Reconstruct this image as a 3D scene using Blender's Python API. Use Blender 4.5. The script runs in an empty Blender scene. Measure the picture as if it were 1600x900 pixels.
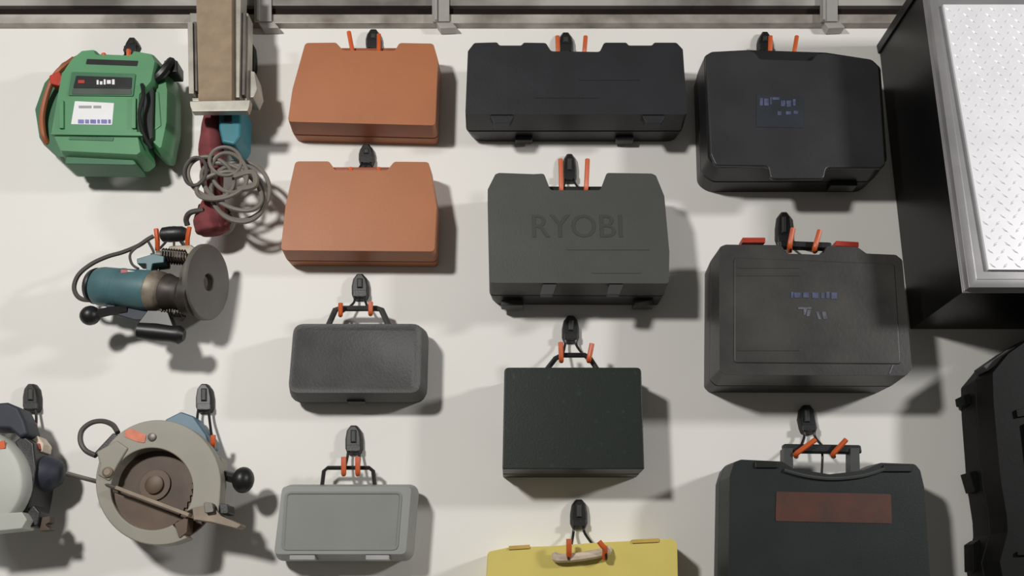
import bpy, bmesh, math, random
from mathutils import Vector, Matrix

# ------------------------------------------------------------------ camera, light, exposure
SC = bpy.context.scene
COL = SC.collection
random.seed(4)
FOC = 1350.0                      # focal length in pixels of a 1600 px wide frame
TILT = math.radians(20.5)         # the camera looks up at the wall
CAM = Vector((0.0, -1.8, 1.5))

cd = bpy.data.cameras.new('camera')
cd.sensor_width = 36.0
cd.lens = FOC / 1600.0 * 36.0
cd.clip_start = 0.02
cam = bpy.data.objects.new('camera', cd)
cam.location = CAM
cam.rotation_euler = (math.pi / 2 + TILT, 0, 0)
COL.objects.link(cam)
SC.camera = cam

SC.view_settings.view_transform = 'Standard'
SC.view_settings.look = 'None'
SC.view_settings.gamma = 1.0
SC.view_settings.use_curve_mapping = False
SC.view_settings.exposure = 0.0

w = bpy.data.worlds.new('room_light')
SC.world = w
w.use_nodes = True
w.node_tree.nodes['Background'].inputs[0].default_value = (1.0, 0.95, 0.87, 1)
w.node_tree.nodes['Background'].inputs[1].default_value = 0.10


def lamp(name, loc, target, size, power, colour):
    ld = bpy.data.lights.new(name, 'AREA')
    ld.shape = 'DISK'
    ld.size = size
    ld.energy = power
    ld.color = colour
    o = bpy.data.objects.new(name, ld)
    o.location = loc
    o.rotation_euler = (Vector(target) - Vector(loc)).to_track_quat('-Z', 'Y').to_euler()
    COL.objects.link(o)
    return o


lamp('ceiling_light_behind_the_camera', (-1.4, -2.7, 2.8), (-0.3, 0, 2.0), 0.3, 63.0, (1.0, 0.98, 0.945))
lamp('ceiling_light_by_the_cabinet', (3.0, -1.95, 2.75), (0.5, 0, 2.0), 0.34, 51.0, (1.0, 0.985, 0.975))


# ------------------------------------------------------------------ helpers
def srgb(c):
    def f(v):
        v /= 255.0
        return v / 12.92 if v <= 0.04045 else ((v + 0.055) / 1.055) ** 2.4
    return (f(c[0]), f(c[1]), f(c[2]), 1.0)


def mat(name, c, rough=0.5, metal=0.0, vary=0.12, scale=14.0, bump=0.0, bscale=300.0, spec=0.5, c2=None, ramp=(0.35, 0.65)):
    m = bpy.data.materials.new(name)
    m.use_nodes = True
    nt = m.node_tree
    b = nt.nodes['Principled BSDF']
    b.inputs['Roughness'].default_value = rough
    b.inputs['Metallic'].default_value = metal
    b.inputs['Specular IOR Level'].default_value = spec
    tc = nt.nodes.new('ShaderNodeTexCoord')
    nz = nt.nodes.new('ShaderNodeTexNoise')
    nz.inputs['Scale'].default_value = scale
    nz.inputs['Detail'].default_value = 5.0
    nt.links.new(tc.outputs['Object'], nz.inputs['Vector'])
    cr = nt.nodes.new('ShaderNodeValToRGB')
    a = srgb(c)
    cr.color_ramp.elements[0].position = ramp[0]
    cr.color_ramp.elements[1].position = ramp[1]
    if c2 is None:
        cr.color_ramp.elements[0].color = tuple(v * (1 - vary) for v in a[:3]) + (1,)
        cr.color_ramp.elements[1].color = tuple(min(1, v * (1 + vary)) for v in a[:3]) + (1,)
    else:
        cr.color_ramp.elements[0].color = a
        cr.color_ramp.elements[1].color = srgb(c2)
    nt.links.new(nz.outputs['Fac'], cr.inputs['Fac'])
    nt.links.new(cr.outputs['Color'], b.inputs['Base Color'])
    if bump > 0:
        n2 = nt.nodes.new('ShaderNodeTexNoise')
        n2.inputs['Scale'].default_value = bscale
        nt.links.new(tc.outputs['Object'], n2.inputs['Vector'])
        bp = nt.nodes.new('ShaderNodeBump')
        bp.inputs['Strength'].default_value = bump
        bp.inputs['Distance'].default_value = 0.002
        nt.links.new(n2.outputs['Fac'], bp.inputs['Height'])
        nt.links.new(bp.outputs['Normal'], b.inputs['Normal'])
    return m


M = {}
M['wall'] = mat('white_painted_wall', (229, 227, 222), 0.62, vary=0.025, scale=2.2, bump=0.08, bscale=60)
M['orange'] = mat('orange_plastic', (167, 104, 66), 0.5, vary=0.06, scale=6, bump=0.15, bscale=400)
M['orange_shade'] = mat('shaded_orange_plastic', (150, 76, 44), 0.5, vary=0.06)
M['tip'] = mat('orange_vinyl', (208, 92, 38), 0.45, vary=0.1)
M['black'] = mat('black_plastic', (29, 29, 31), 0.42, vary=0.12, bump=0.12)
M['black_gloss'] = mat('glossy_black_plastic', (23, 23, 24), 0.42, vary=0.1)
M['wire'] = mat('black_coated_wire', (30, 29, 29), 0.4)
M['wide_black'] = mat('blue_black_plastic', (34, 35, 39), 0.5, vary=0.15, scale=9, bump=0.15)
M['charcoal'] = mat('charcoal_plastic', (68, 69, 67), 0.55, vary=0.06, scale=8, bump=0.2)
M['char_dark'] = mat('dark_charcoal_plastic', (52, 52, 51), 0.55, vary=0.06)
M['letters'] = mat('letters_pressed_in_charcoal', (59, 59, 57), 0.7, vary=0.05)
M['dark_grey'] = mat('dark_grey_plastic', (62, 62, 62), 0.55, vary=0.12, scale=22, bump=0.3, bscale=260)
M['light_grey'] = mat('light_grey_plastic', (140, 142, 139), 0.5, vary=0.05, scale=8)
M['grey_panel'] = mat('grey_panel_plastic', (126, 128, 124), 0.55, vary=0.05, scale=8)
M['metal_case'] = mat('green_black_painted_steel', (26, 34, 30), 0.42, scale=70, c2=(46, 56, 51), ramp=(0.60, 0.80), bump=0.1)
M['brown_trim'] = mat('brown_edge_strip', (92, 74, 62), 0.5)
M['yellow'] = mat('yellow_plastic', (216, 199, 108), 0.45, vary=0.05, scale=7)
M['yellow_dark'] = mat('ochre_plastic', (196, 164, 82), 0.5)
M['cream'] = mat('cream_plastic', (206, 190, 170), 0.5, vary=0.15, scale=60)
M['slate'] = mat('slate_black_plastic', (33, 38, 38), 0.5, vary=0.14, scale=9, bump=0.1, spec=0.35)
M['slate_light'] = mat('slate_grey_plastic', (62, 64, 63), 0.5)
M['label_red'] = mat('worn_red_orange_label', (88, 48, 34), 0.55, scale=16, c2=(62, 42, 36), ramp=(0.35, 0.7))
M['label_blue'] = mat('worn_blue_print', (74, 80, 108), 0.5, vary=0.3, scale=90)
M['label_pale'] = mat('worn_pale_print', (92, 94, 106), 0.5, vary=0.3, scale=90)
M['sticker_dim'] = mat('dim_sticker', (48, 52, 58), 0.35)
M['scuff_case'] = mat('scuffed_black_plastic', (52, 52, 51), 0.42, scale=11, c2=(72, 70, 67), ramp=(0.35, 0.75), bump=0.12, bscale=140)
M['brand_case'] = mat('black_moulded_plastic', (48, 48, 51), 0.42, vary=0.14, scale=7, bump=0.15)
M['cab_black'] = mat('black_lacquered_steel', (16, 15, 16), 0.36, vary=0.08, spec=0.35)
M['cab_frame'] = mat('grey_steel_frame', (160, 158, 160), 0.35, metal=0.4, vary=0.08)
M['tread'] = mat('bright_tread_plate', (246, 246, 250), 0.4, metal=0.15, vary=0.03, scale=20)
M['green'] = mat('green_plastic', (84, 140, 98), 0.45, vary=0.07, scale=9)
M['green_dark'] = mat('deep_green_plastic', (58, 108, 76), 0.5, vary=0.08)
M['paper'] = mat('white_paper_label', (226, 226, 228), 0.5, vary=0.03)
M['purple'] = mat('purple_blue_print', (112, 112, 168), 0.5, vary=0.2, scale=80)
M['grey_print'] = mat('grey_print', (150, 150, 152), 0.5)
M['display'] = mat('display_panel', (44, 46, 46), 0.3)
M['display_low'] = mat('display_lower_panel', (74, 80, 76), 0.4)
M['red'] = mat('red_plastic', (172, 52, 34), 0.45)
M['hose'] = mat('rust_orange_hose', (158, 88, 56), 0.55)
M['steel'] = mat('cast_metal', (176, 172, 162), 0.42, metal=0.55, vary=0.12, scale=25)
M['steel_dark'] = mat('dull_cast_metal', (104, 100, 94), 0.45, metal=0.5, vary=0.2, scale=25)
M['base_grey'] = mat('grey_base_metal', (104, 101, 96), 0.5, metal=0.25, vary=0.1)
M['guard'] = mat('grey_guard_enamel', (142, 138, 125), 0.5, vary=0.07, scale=9)
M['guard_pale'] = mat('pale_guard_enamel', (172, 174, 166), 0.5, vary=0.05, scale=9)
M['blade'] = mat('rusty_blade_steel', (72, 58, 48), 0.5, metal=0.3, vary=0.2, scale=18)
M['blade_low'] = mat('brown_lower_guard', (86, 68, 54), 0.5, metal=0.25, vary=0.15, scale=18)
M['belt'] = mat('brown_abrasive_belt', (148, 129, 107), 0.85, vary=0.1, scale=30, bump=0.5, bscale=900)
M['teal'] = mat('teal_plastic', (44, 116, 128), 0.45, vary=0.1)
M['teal_deep'] = mat('dark_teal_plastic', (74, 108, 114), 0.45, vary=0.12, scale=20)
M['cast'] = mat('grimy_cast_metal', (132, 122, 108), 0.5, metal=0.3, vary=0.25, scale=40)
M['cast_dark'] = mat('dark_grimy_metal', (62, 56, 50), 0.5, metal=0.2, vary=0.3, scale=40)
M['navy'] = mat('navy_plastic', (44, 48, 60), 0.6, vary=0.15)
M['steel_blue'] = mat('steel_blue_plastic', (72, 104, 122), 0.45)
M['maroon'] = mat('maroon_cloth', (122, 58, 62), 0.9, vary=0.16, scale=40, bump=0.6, bscale=500)
M['cord'] = mat('grey_rubber_cord', (116, 110, 102), 0.55, vary=0.1)
M['cord_dark'] = mat('dark_rubber_cord', (76, 72, 68), 0.55)
M['rail'] = mat('weathered_aluminium', (128, 120, 112), 0.45, metal=0.25, scale=7, c2=(196, 192, 184), ramp=(0.38, 0.66))
M['rail_top'] = mat('grey_steel_channel', (104, 100, 96), 0.5, scale=3, c2=(172, 169, 164), ramp=(0.42, 0.62))
M['gap'] = mat('dark_brown_matte', (32, 26, 23), 0.7, spec=0.1)
M['shoe'] = mat('worn_shoe_steel', (132, 118, 102), 0.5, metal=0.2, vary=0.15, scale=30)
M['latch_grey'] = mat('pale_grey_latch', (158, 158, 156), 0.45)
M['bracket'] = mat('zinc_bracket', (176, 173, 168), 0.45, metal=0.3, vary=0.1)
M['bag'] = mat('black_ribbed_plastic', (13, 12, 12), 0.6, vary=0.15, bump=0.1, bscale=160, spec=0.2)
M['chrome'] = mat('bright_metal', (190, 190, 192), 0.3, metal=0.8)
M['label_orange'] = mat('orange_label', (206, 112, 78), 0.5, vary=0.15, scale=60)


def P(px, py, dep=0.0):
    """A point of the plane standing `dep` metres in front of the wall."""
    u = (px - 800.0) / FOC
    v = (450.0 - py) / FOC
    dy = math.cos(TILT) - v * math.sin(TILT)
    dz = math.sin(TILT) + v * math.cos(TILT)
    s = (-dep - CAM.y) / dy
    return Vector((CAM.x + u * s, -dep, CAM.z + dz * s))


def mpp(py, dep=0.0):
    """Metres one photograph pixel spans across at that depth."""
    return (P(801, py, dep) - P(800, py, dep)).length


def root_of(o):
    while o.parent is not None:
        o = o.parent
    return o


class MB:
    def __init__(self):
        self.v, self.f = [], []

    def loft(self, loops, cap=True, closed=True):
        base = len(self.v)
        n = len(loops[0])
        for lp in loops:
            self.v.extend([Vector(p) for p in lp])
        for i in range(len(loops) - 1):
            a, b = base + i * n, base + (i + 1) * n
            for k in range(n if closed else n - 1):
                k2 = (k + 1) % n
                self.f.append((a + k, a + k2, b + k2, b + k))
        if cap:
            self.f.append(tuple(base + k for k in reversed(range(n))))
            e = base + (len(loops) - 1) * n
            self.f.append(tuple(e + k for k in range(n)))
        return self

    def box(self, a, b):
        x0, y0, z0 = a
        x1, y1, z1 = b
        return self.loft([[(x0, y0, z0), (x1, y0, z0), (x1, y0, z1), (x0, y0, z1)],
                          [(x0, y1, z0), (x1, y1, z0), (x1, y1, z1), (x0, y1, z1)]])

    def tube(self, pts, r, seg=8, closed=False):
        pts = [Vector(p) for p in pts]
        n = len(pts)
        rs = r if isinstance(r, (list, tuple)) else [r] * n
        loops = []
        up = None
        for i in range(n):
            if closed:
                t = pts[(i + 1) % n] - pts[i - 1]
            else:
                t = pts[min(i + 1, n - 1)] - pts[max(i - 1, 0)]
            t.normalize()
            if up is None:
                up = Vector((0, 1, 0)) if abs(t.y) < 0.9 else Vector((1, 0, 0))
            a = (up - t * up.dot(t))
            a.normalize()
            up = a
            b = t.cross(a)
            loops.append([pts[i] + (a * math.cos(2 * math.pi * k / seg) + b * math.sin(2 * math.pi * k / seg)) * rs[i]
                          for k in range(seg)])
        if closed:
            loops.append(loops[0])
        return self.loft(loops, cap=not closed)

    def lathe(self, o, axis, prof, seg=28, squash=1.0):
        """prof: (radius, height along axis) pairs."""
        o = Vector(o)
        ax = Vector(axis).normalized()
        u = ax.orthogonal().normalized()
        if abs(ax.z) < 0.9:
            u = (Vector((0, 0, 1)) - ax * ax.z).normalized()
        w_ = ax.cross(u)
        loops = [[o + ax * h + (u * math.cos(2 * math.pi * k / seg) + w_ * squash * math.sin(2 * math.pi * k / seg)) * max(r, 1e-4)
                  for k in range(seg)] for r, h in prof]
        return self.loft(loops)

    def ball(self, c, r, seg=16, rings=9, axis=(0, 0, 1), stretch=1.0):
        prof = [(r * math.sin(math.pi * k / rings), -r * stretch * math.cos(math.pi * k / rings)) for k in range(rings + 1)]
        return self.lathe(c, axis, prof, seg)

    def build(self, name, m, parent=None, bevel=0.0, bseg=2, angle=38, label=None):
        me = bpy.data.meshes.new(name)
        org = root_of(parent).location if parent is not None else Vector((0, 0, 0))
        me.from_pydata([tuple(p - org) for p in self.v], [], self.f)
        bm = bmesh.new()
        bm.from_mesh(me)
        bmesh.ops.remove_doubles(bm, verts=bm.verts, dist=1e-6)
        bmesh.ops.recalc_face_normals(bm, faces=bm.faces)
        bm.to_mesh(me)
        bm.free()
        me.materials.append(m)
        for p in me.polygons:
            p.use_smooth = len(p.vertices) <= 4
        me.set_sharp_from_angle(angle=math.radians(angle))
        o = bpy.data.objects.new(name, me)
        COL.objects.link(o)
        o.parent = parent
        if bevel > 0:
            bv = o.modifiers.new('soft_edges', 'BEVEL')
            bv.width = bevel
            bv.segments = bseg
            bv.limit_method = 'ANGLE'
            bv.angle_limit = math.radians(35)
            bv.harden_normals = True
        if label:
            o['label'] = label
        return o


def tag(o, label=None, cat=None, group=None, kind=None):
    for k, v in (('label', label), ('category', cat), ('group', group), ('kind', kind)):
        if v:
            o[k] = v
    return o


def thing(name, label, cat, loc, group=None):
    o = bpy.data.objects.new(name, None)
    o.empty_display_size = 0.05
    o.location = loc
    COL.objects.link(o)
    return tag(o, label, cat, group)


def fillet(poly, r, seg=5):
    """Round the corners of a 2D polygon; r may be one radius or one per corner."""
    out = []
    n = len(poly)
    for i in range(n):
        p0, p1, p2 = Vector(poly[i - 1]), Vector(poly[i]), Vector(poly[(i + 1) % n])
        rr = r[i] if isinstance(r, (list, tuple)) else r
        a, b = p0 - p1, p2 - p1
        la, lb = a.length, b.length
        if rr <= 0 or la < 1e-6 or lb < 1e-6:
            out += [p1] * (seg + 1)
            continue
        a, b = a / la, b / lb
        ang = math.acos(max(-1, min(1, a.dot(b))))
        if ang > math.radians(172):
            out += [p1 + a * min(0.001, la * .1) * (1 - 2 * k / seg) if k * 2 <= seg else p1 + b * min(0.001, lb * .1) * (2 * k / seg - 1) for k in range(seg + 1)]
            continue
        t = min(rr / math.tan(ang / 2), la * 0.46, lb * 0.46)
        A, B = p1 + a * t, p1 + b * t
        for k in range(seg + 1):
            s = k / seg
            out.append(A * (1 - s) ** 2 + p1 * 2 * s * (1 - s) + B * s ** 2)
    return out


def inset(poly, d):
    """Move a 2D polygon's edges inward by d (outward when negative)."""
    n = len(poly)
    area = sum(poly[i].x * poly[(i + 1) % n].y - poly[(i + 1) % n].x * poly[i].y for i in range(n))
    sgn = 1 if area > 0 else -1
    out = []
    for i in range(n):
        k = i - 1
        while (poly[i] - poly[k]).length < 1e-7 and k > i - n:
            k -= 1
        j = (i + 1) % n
        while (poly[j] - poly[i]).length < 1e-7 and j != i:
            j = (j + 1) % n
        e1 = (poly[i] - poly[k]).normalized()
        e2 = (poly[j] - poly[i]).normalized()
        n1 = Vector((-e1.y, e1.x)) * sgn
        n2 = Vector((-e2.y, e2.x)) * sgn
        m = n1 + n2
        if m.length < 1e-6:
            m = n1
        m.normalize()
        out.append(poly[i] + m * d / max(0.4, m.dot(n1)))
    return out


def face2d(pxpoly, dep):
    """Photograph polygon -> wall-plane (x, z) polygon at that depth."""
    return [Vector((P(x, y, dep).x, P(x, y, dep).z)) for x, y in pxpoly]


def at_y(poly, dep):
    return [Vector((p.x, -dep, p.y)) for p in poly]


def slab(mb, poly, d0, d1):
    mb.loft([at_y(poly, d0), at_y(poly, d1)])
    return mb


def plate(pxpoly, d0, d1, r=0.0, mb=None, seg=4):
    """A flat piece whose face at depth d1 covers that polygon."""
    mb = mb or MB()
    poly = face2d(pxpoly, d1)
    if r > 0:
        poly = fillet(poly, r, seg)
    return slab(mb, poly, d0, d1)


def rect(x0, y0, x1, y1):
    return [(x0, y0), (x1, y0), (x1, y1), (x0, y1)]


def pxtube(pts, r, seg=8, smooth=True, closed=False, mb=None):
    """pts: (px, py, depth); smoothed with a Catmull-Rom pass."""
    q = [P(*p) for p in pts]
    if smooth and len(q) > 2:
        out = []
        n = len(q)
        for i in range(n if closed else n - 1):
            p0 = q[i - 1] if (i > 0 or closed) else q[0]
            p1, p2 = q[i], q[(i + 1) % n]
            p3 = q[(i + 2) % n] if (closed or i + 2 < n) else q[-1]
            for k in range(6):
                t = k / 6
                out.append(0.5 * ((2 * p1) + (p2 - p0) * t + (2 * p0 - 5 * p1 + 4 * p2 - p3) * t * t + (3 * p1 - p0 - 3 * p2 + p3) * t ** 3))
        if not closed:
            out.append(q[-1])
        q = out
    mb = mb or MB()
    return mb.tube(q, r, seg, closed)


def text_mesh(name, body, m, parent, px0, px1, py_mid, dep, height_px, thick=0.0012, spacing=1.0, roll=0.0):
    """Lettering standing on the plane at `dep`, fitted between two photograph columns."""
    cu = bpy.data.curves.new(name, 'FONT')
    cu.body = body
    cu.extrude = thick
    cu.align_x = 'CENTER'
    cu.align_y = 'CENTER'
    cu.space_character = spacing
    cu.resolution_u = 3
    tmp = bpy.data.objects.new(name + '_curve', cu)
    COL.objects.link(tmp)
    bpy.context.view_layer.update()
    me = bpy.data.meshes.new_from_object(tmp.evaluated_get(bpy.context.evaluated_depsgraph_get()))
    bpy.data.objects.remove(tmp)
    bpy.data.curves.remove(cu)
    xs = [v.co.x for v in me.vertices]
    ys = [v.co.y for v in me.vertices]
    sx = (P(px1, py_mid, dep).x - P(px0, py_mid, dep).x) / (max(xs) - min(xs))
    top, bot = P(800, py_mid - height_px / 2, dep).z, P(800, py_mid + height_px / 2, dep).z
    sy = (top - bot) / (max(ys) - min(ys))
    c = P((px0 + px1) / 2, py_mid, dep)
    org = root_of(parent).location
    mx, my = (max(xs) + min(xs)) / 2, (max(ys) + min(ys)) / 2
    for v in me.vertices:
        x, y, z = (v.co.x - mx) * sx, (v.co.y - my) * sy, v.co.z
        x, y = x * math.cos(roll) - y * math.sin(roll), x * math.sin(roll) + y * math.cos(roll)
        v.co = Vector((c.x + x, c.y - z, c.z + y)) - org
    me.materials.clear()
    me.materials.append(m)
    o = bpy.data.objects.new(name, me)
    COL.objects.link(o)
    o.parent = parent
    return o


BACK = 0.001     # hanging things touch the wall here


def shells(root, pxfront, D, r, m, m2=None, draft=0.004, seam=0.5, bevel=0.005, names=('back_shell', 'front_shell'), recess=None, r_back=None, ref=None):
    """Two moulded half shells closing on a seam. rim: outward lip at the seam; recess: (margin, depth) of a sunk front panel."""
    base = face2d(pxfront, D if ref is None else ref)
    front = fillet(base, r)
    outer = inset(front, -draft)
    rear = inset(fillet(base, r_back if r_back is not None else r), -draft)
    ys = D * seam
    b = MB()
    b.loft([at_y(inset(rear, draft * 0.8), BACK), at_y(outer, ys - 0.004), at_y(inset(outer, 0.0025), ys - 0.0035), at_y(inset(outer, 0.0025), ys - 0.001)])
    bo = b.build(names[0], m2 or m, root, bevel=bevel * 0.7)
    f = MB()
    lp = [at_y(inset(outer, 0.0025), ys - 0.0008), at_y(inset(outer, 0.0025), ys), at_y(outer, ys + 0.0005), at_y(front, D)]
    if recess:
        g, dp = recess
        lp += [at_y(inset(front, g), D), at_y(inset(front, g + 0.0025), D - dp)]
    f.loft(lp)
    fo = f.build(names[1], m, root, bevel=bevel)
    return bo, fo


def bar(root, name, px0, py0, px1, py1, dep, half_h, half_d, m, bevel=0.004):
    """A horizontal grip bar between two photograph points at one depth."""
    a, b = P(px0, py0, dep), P(px1, py1, dep)
    mb = MB()
    up = Vector((0, 0, half_h))
    fw = Vector((0, half_d, 0))
    mb.loft([[p + up + fw, p + up - fw, p - up - fw, p - up + fw] for p in (a, (a * 2 + b) / 3, (a + b * 2) / 3, b)])
    return mb.build(name, m, root, bevel=bevel)


def wall_hook(label, px, top, bot, hd, hy, tips, wide=13.0, lean=0.0):
    """Double wall hook: a plate on the wall, two bent prongs passing under a grip at depth hd, each ending in an orange sleeve.
    tips: (px, top of sleeve, px where it starts, py where it starts)."""
    c = P(px, bot, 0)
    t = thing('wall_hook', label, 'hook', (c.x, -BACK, c.z), 'black wall hooks with orange tipped prongs')
    k = wide
    out = [(px - k * .75 + lean, bot), (px - k + lean, bot - 8), (px - k, (top + bot) / 2), (px - k * .82, top + 9), (px - k * .35, top + 1),
           (px + k * .35, top + 1), (px + k * .82, top + 9), (px + k, (top + bot) / 2), (px + k + lean, bot - 8), (px + k * .75 + lean, bot)]
    poly = fillet(face2d(out, 0.016), 0.004, 3)
    mb = MB()
    mb.loft([at_y(inset(poly, -0.001), BACK), at_y(poly, 0.012), at_y(inset(poly, 0.004), 0.017), ])
    pl = mb.build('plate', M['black_gloss'], t, bevel=0.0015)
    rb = MB()
    rb.loft([at_y(face2d(rect(px - k * .38, top + 8, px + k * .38, bot - 16), 0.02), 0.0172), at_y(face2d(rect(px - k * .22, top + 10, px + k * .22, bot - 18), 0.021), 0.0215)])
    rb.build('rib', M['char_dark'], pl, bevel=0.001)
    cl = plate(rect(px - k * .8 + lean, bot - 13, px + k * .8 + lean, bot - 3), 0.0172, 0.023, 0.003)
    cl.build('clasp', M['black'], pl, bevel=0.001)
    for i, (tx, ty, bx, by) in enumerate(tips):
        s = -1 if i == 0 else 1
        a = [(px + s * k * .6 + lean, bot - 5, 0.018), (px + s * k * .75 + lean * 1.2, bot + (by - bot) * .3, 0.021), (bx, hy + 7, hd - 0.002), (bx, by, hd + 0.016)]
        pr = pxtube(a, 0.0028).build('prong', M['wire'], t)
        pxtube([(bx, hy + 7, hd + 0.002), (bx, by, hd + 0.016), ((tx + bx) / 2, (ty + by) / 2, hd + 0.02), (tx, ty, hd + 0.021)], 0.0052).build('sleeve', M['tip'], pr, label='orange rubber sleeve')
    return t


# ------------------------------------------------------------------ the wall and the rail along its top
o = MB().box((-3.2, 0.0, 0.0), (3.6, 0.12, 3.3)).build('wall_back', M['wall'])
tag(o, 'white painted wall behind all the hanging tools', 'wall', kind='structure')


def strip(name, y0, y1, d0, d1, m, label, bevel=0.002):
    za, zb = P(800, y0, d1).z, P(800, y1, d1).z
    mb = MB()
    mb.box((-3.2, -d1, zb), (3.6, -d0, za))
    return tag(mb.build(name, m, None, bevel=bevel), label, 'rail', kind='structure')


strip('trim_1', 22, 36, 0.0005, 0.022, M['rail'], 'weathered aluminium rail along the top of the wall')
strip('trim_2', 8, 22.5, 0.0005, 0.012, M['gap'], 'dark line above the aluminium rail')  # narrow strip coloured near black between the two rails
strip('trim_3', -60, 8.5, 0.0005, 0.026, M['rail_top'], 'grey channel above the dark line')

for bx, lab in ((412, 'zinc bracket on the top rail beside the brown sanding belt'), (690, 'zinc bracket on the top rail between the orange case and the long black case'),
                (1297, 'zinc bracket on the top rail above the black case next to the cabinet')):
    c = P(bx, 40, 0.02)
    t = thing('rail_bracket', lab, 'bracket', (c.x, -0.03, c.z), 'brackets clipped on the top rail')
    plate(rect(bx - 15, -40, bx + 12, 33), 0.0265, 0.032, 0.002).build('upright', M['bracket'], t, bevel=0.001)
    plate(rect(bx - 11, -40, bx - 7, 30), 0.0322, 0.040, 0.001).build('flange', M['bracket'], t, bevel=0.001)
    plate([(bx - 12, 30), (bx + 12, 30), (bx + 24, 43), (bx - 2, 44)], 0.002, 0.0262, 0.002).build('foot', M['bracket'], t, bevel=0.001)

# ------------------------------------------------------------------ steel cabinet with tread plate door
CD = 0.262
fl = [(1447, -40), (1514.5, 449), (1900, 452), (1900, -40)]
q = face2d(fl, CD)
t = thing('wall_cabinet', 'black steel wall cabinet with bright tread plate door at the right edge', 'cabinet', (q[1].x + 0.3, -BACK, q[1].y))
xl0, xl1 = q[0].x, q[1].x
xr = xl1 + 0.7
zt, zb = q[0].y, q[1].y
side = [Vector((xl1, zb)), Vector((xr, zb)), Vector((xr, zt)), Vector((xl0, zt))]
b = MB()
slab(b, side, BACK, CD - 0.022)
b.build('carcass', M['cab_black'], t, bevel=0.002)
b = MB()
b.loft([at_y(inset(side, -0.004), CD - 0.0215), at_y(inset(side, -0.004), CD - 0.0195), at_y(side, CD - 0.019), at_y(side, CD - 0.001), at_y(inset(side, 0.003), CD), at_y(inset(side, 0.016), CD), at_y(inset(side, 0.018), CD - 0.004)])
d = b.build('door', M['cab_frame'], t, bevel=0.001, label='grey framed door faced with tread plate')
pz = [(1474, 7), (1545, 421), (1900, 424), (1900, 7)]
pp = face2d(pz, CD + 0.002)
pp[2] = Vector((xr - 0.03, pp[2].y))
pp[3] = Vector((xr - 0.03, pp[3].y))
b = MB()
slab(b, pp, CD - 0.0038, CD + 0.002)
x0, x1 = pp[0].x, pp[1].x
z0, z1 = pp[0].y, pp[1].y
step = 0.024
row = 0
z = z1 + 0.008
while z < z0 - 0.006:
    xe = x1 + (x0 - x1) * (z - z1) / (z0 - z1)
    x = xe + 0.009 + (step / 2 if row % 2 else 0)
    kcol = 0
    while x < xr - 0.05:
        a = math.radians(45 if (row + kcol) % 2 else -45)
        L, W = 0.0078, 0.0027
        ca, sa = math.cos(a), math.sin(a)
        pts = [(-L, 0), (0, -W), (L, 0), (0, W)]
        lo = [Vector((x + u * ca - v * sa, -(CD + 0.002), z + u * sa + v * ca)) for u, v in pts]
        hi = [Vector((x + (u * ca - v * sa) * .35, -(CD + 0.0036), z + (u * sa + v * ca) * .35)) for u, v in pts]
        b.loft([lo, hi])
        x += step
        kcol += 1
    z += step * 0.62
    row += 1
b.build('tread_panel', M['tread'], d, angle=15, label='bright tread plate panel with raised lozenges')
# top flange that overhangs the side, and the rolled bottom edge
b = MB()
b.loft([[(xl0 - 0.006, -BACK, zt - 0.02), (xr, -BACK, zt - 0.02), (xr, -BACK, zt + 0.004), (xl0 - 0.006, -BACK, zt + 0.004)],
        [(xl0 - 0.006, -(CD - 0.03), zt - 0.02), (xr, -(CD - 0.03), zt - 0.02), (xr, -(CD - 0.03), zt + 0.004), (xl0 - 0.006, -(CD - 0.03), zt + 0.004)]])
b.build('top_flange', M['cab_black'], t, bevel=0.002)

# ------------------------------------------------------------------ orange cases
def orange_case(label, front, D, hx0, hx1, hy):
    c = P((front[0][0] + front[1][0]) / 2, front[-2][1], 0)
    t = thing('tool_case', label, 'tool case', (c.x, -BACK, c.z), 'orange tool cases')
    bo, fo = shells(t, front, D, 0.010, M['orange'], draft=0.003, seam=0.42, bevel=0.004)
    bar(t, 'handle', hx0, hy, hx1, hy, D * 0.72, 0.006, 0.009, M['orange_shade'])  # bar coloured darker than the case to give the handle's shadow in the notch
    return t


orange_case('orange plastic tool case on the top row, nearest the rail',
            [(477, 67), (525, 66.5), (536, 78.5), (617, 79.5), (624, 67), (677, 68), (684, 92), (680, 196), (449.5, 190), (457, 139)],
            0.088, 530, 624, 81)
orange_case('orange plastic tool case hung just above the small dark grey case',
            [(461.5, 252), (514, 252), (524, 266), (605, 266), (616, 252.5), (670, 253), (682, 322), (679, 393), (438.5, 391), (446, 322)],
            0.088, 518, 611, 267)
wall_hook('black wall hook holding the top orange case', 583, 43, 76, 0.063, 84, [(545, 50, 551, 82), (592, 54, 592, 80)], 12)
wall_hook('black wall hook between the two orange cases', 572, 223, 256, 0.063, 271, [(548, 262, 548, 270), (592, 262, 592, 270)], 12)

# ------------------------------------------------------------------ small dark grey case
f = [(459, 506), (660, 506), (657, 614), (450, 614)]
t = thing('tool_case', 'small dark grey tool case with textured face below the orange cases', 'tool case', (P(553, 630, 0).x, -BACK, P(553, 630, 0).z))
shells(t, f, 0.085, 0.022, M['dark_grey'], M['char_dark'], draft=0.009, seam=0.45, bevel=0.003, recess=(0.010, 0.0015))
hb = MB()
pxtube([(508, 520, 0.045), (524, 484, 0.045), (532, 482, 0.045), (588, 482, 0.045), (596, 484, 0.045), (613, 520, 0.045)], 0.0065, mb=hb, smooth=False)
hb.build('handle', M['char_dark'], t)
plate(rect(542, 620, 570, 628), 0.03, 0.052, 0.002).build('hinge', M['char_dark'], t, bevel=0.001)
wall_hook('black wall hook holding the small dark grey case', 562, 426, 466, 0.045, 483, [(532, 474, 532, 492), (579, 472, 579, 490)])

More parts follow.
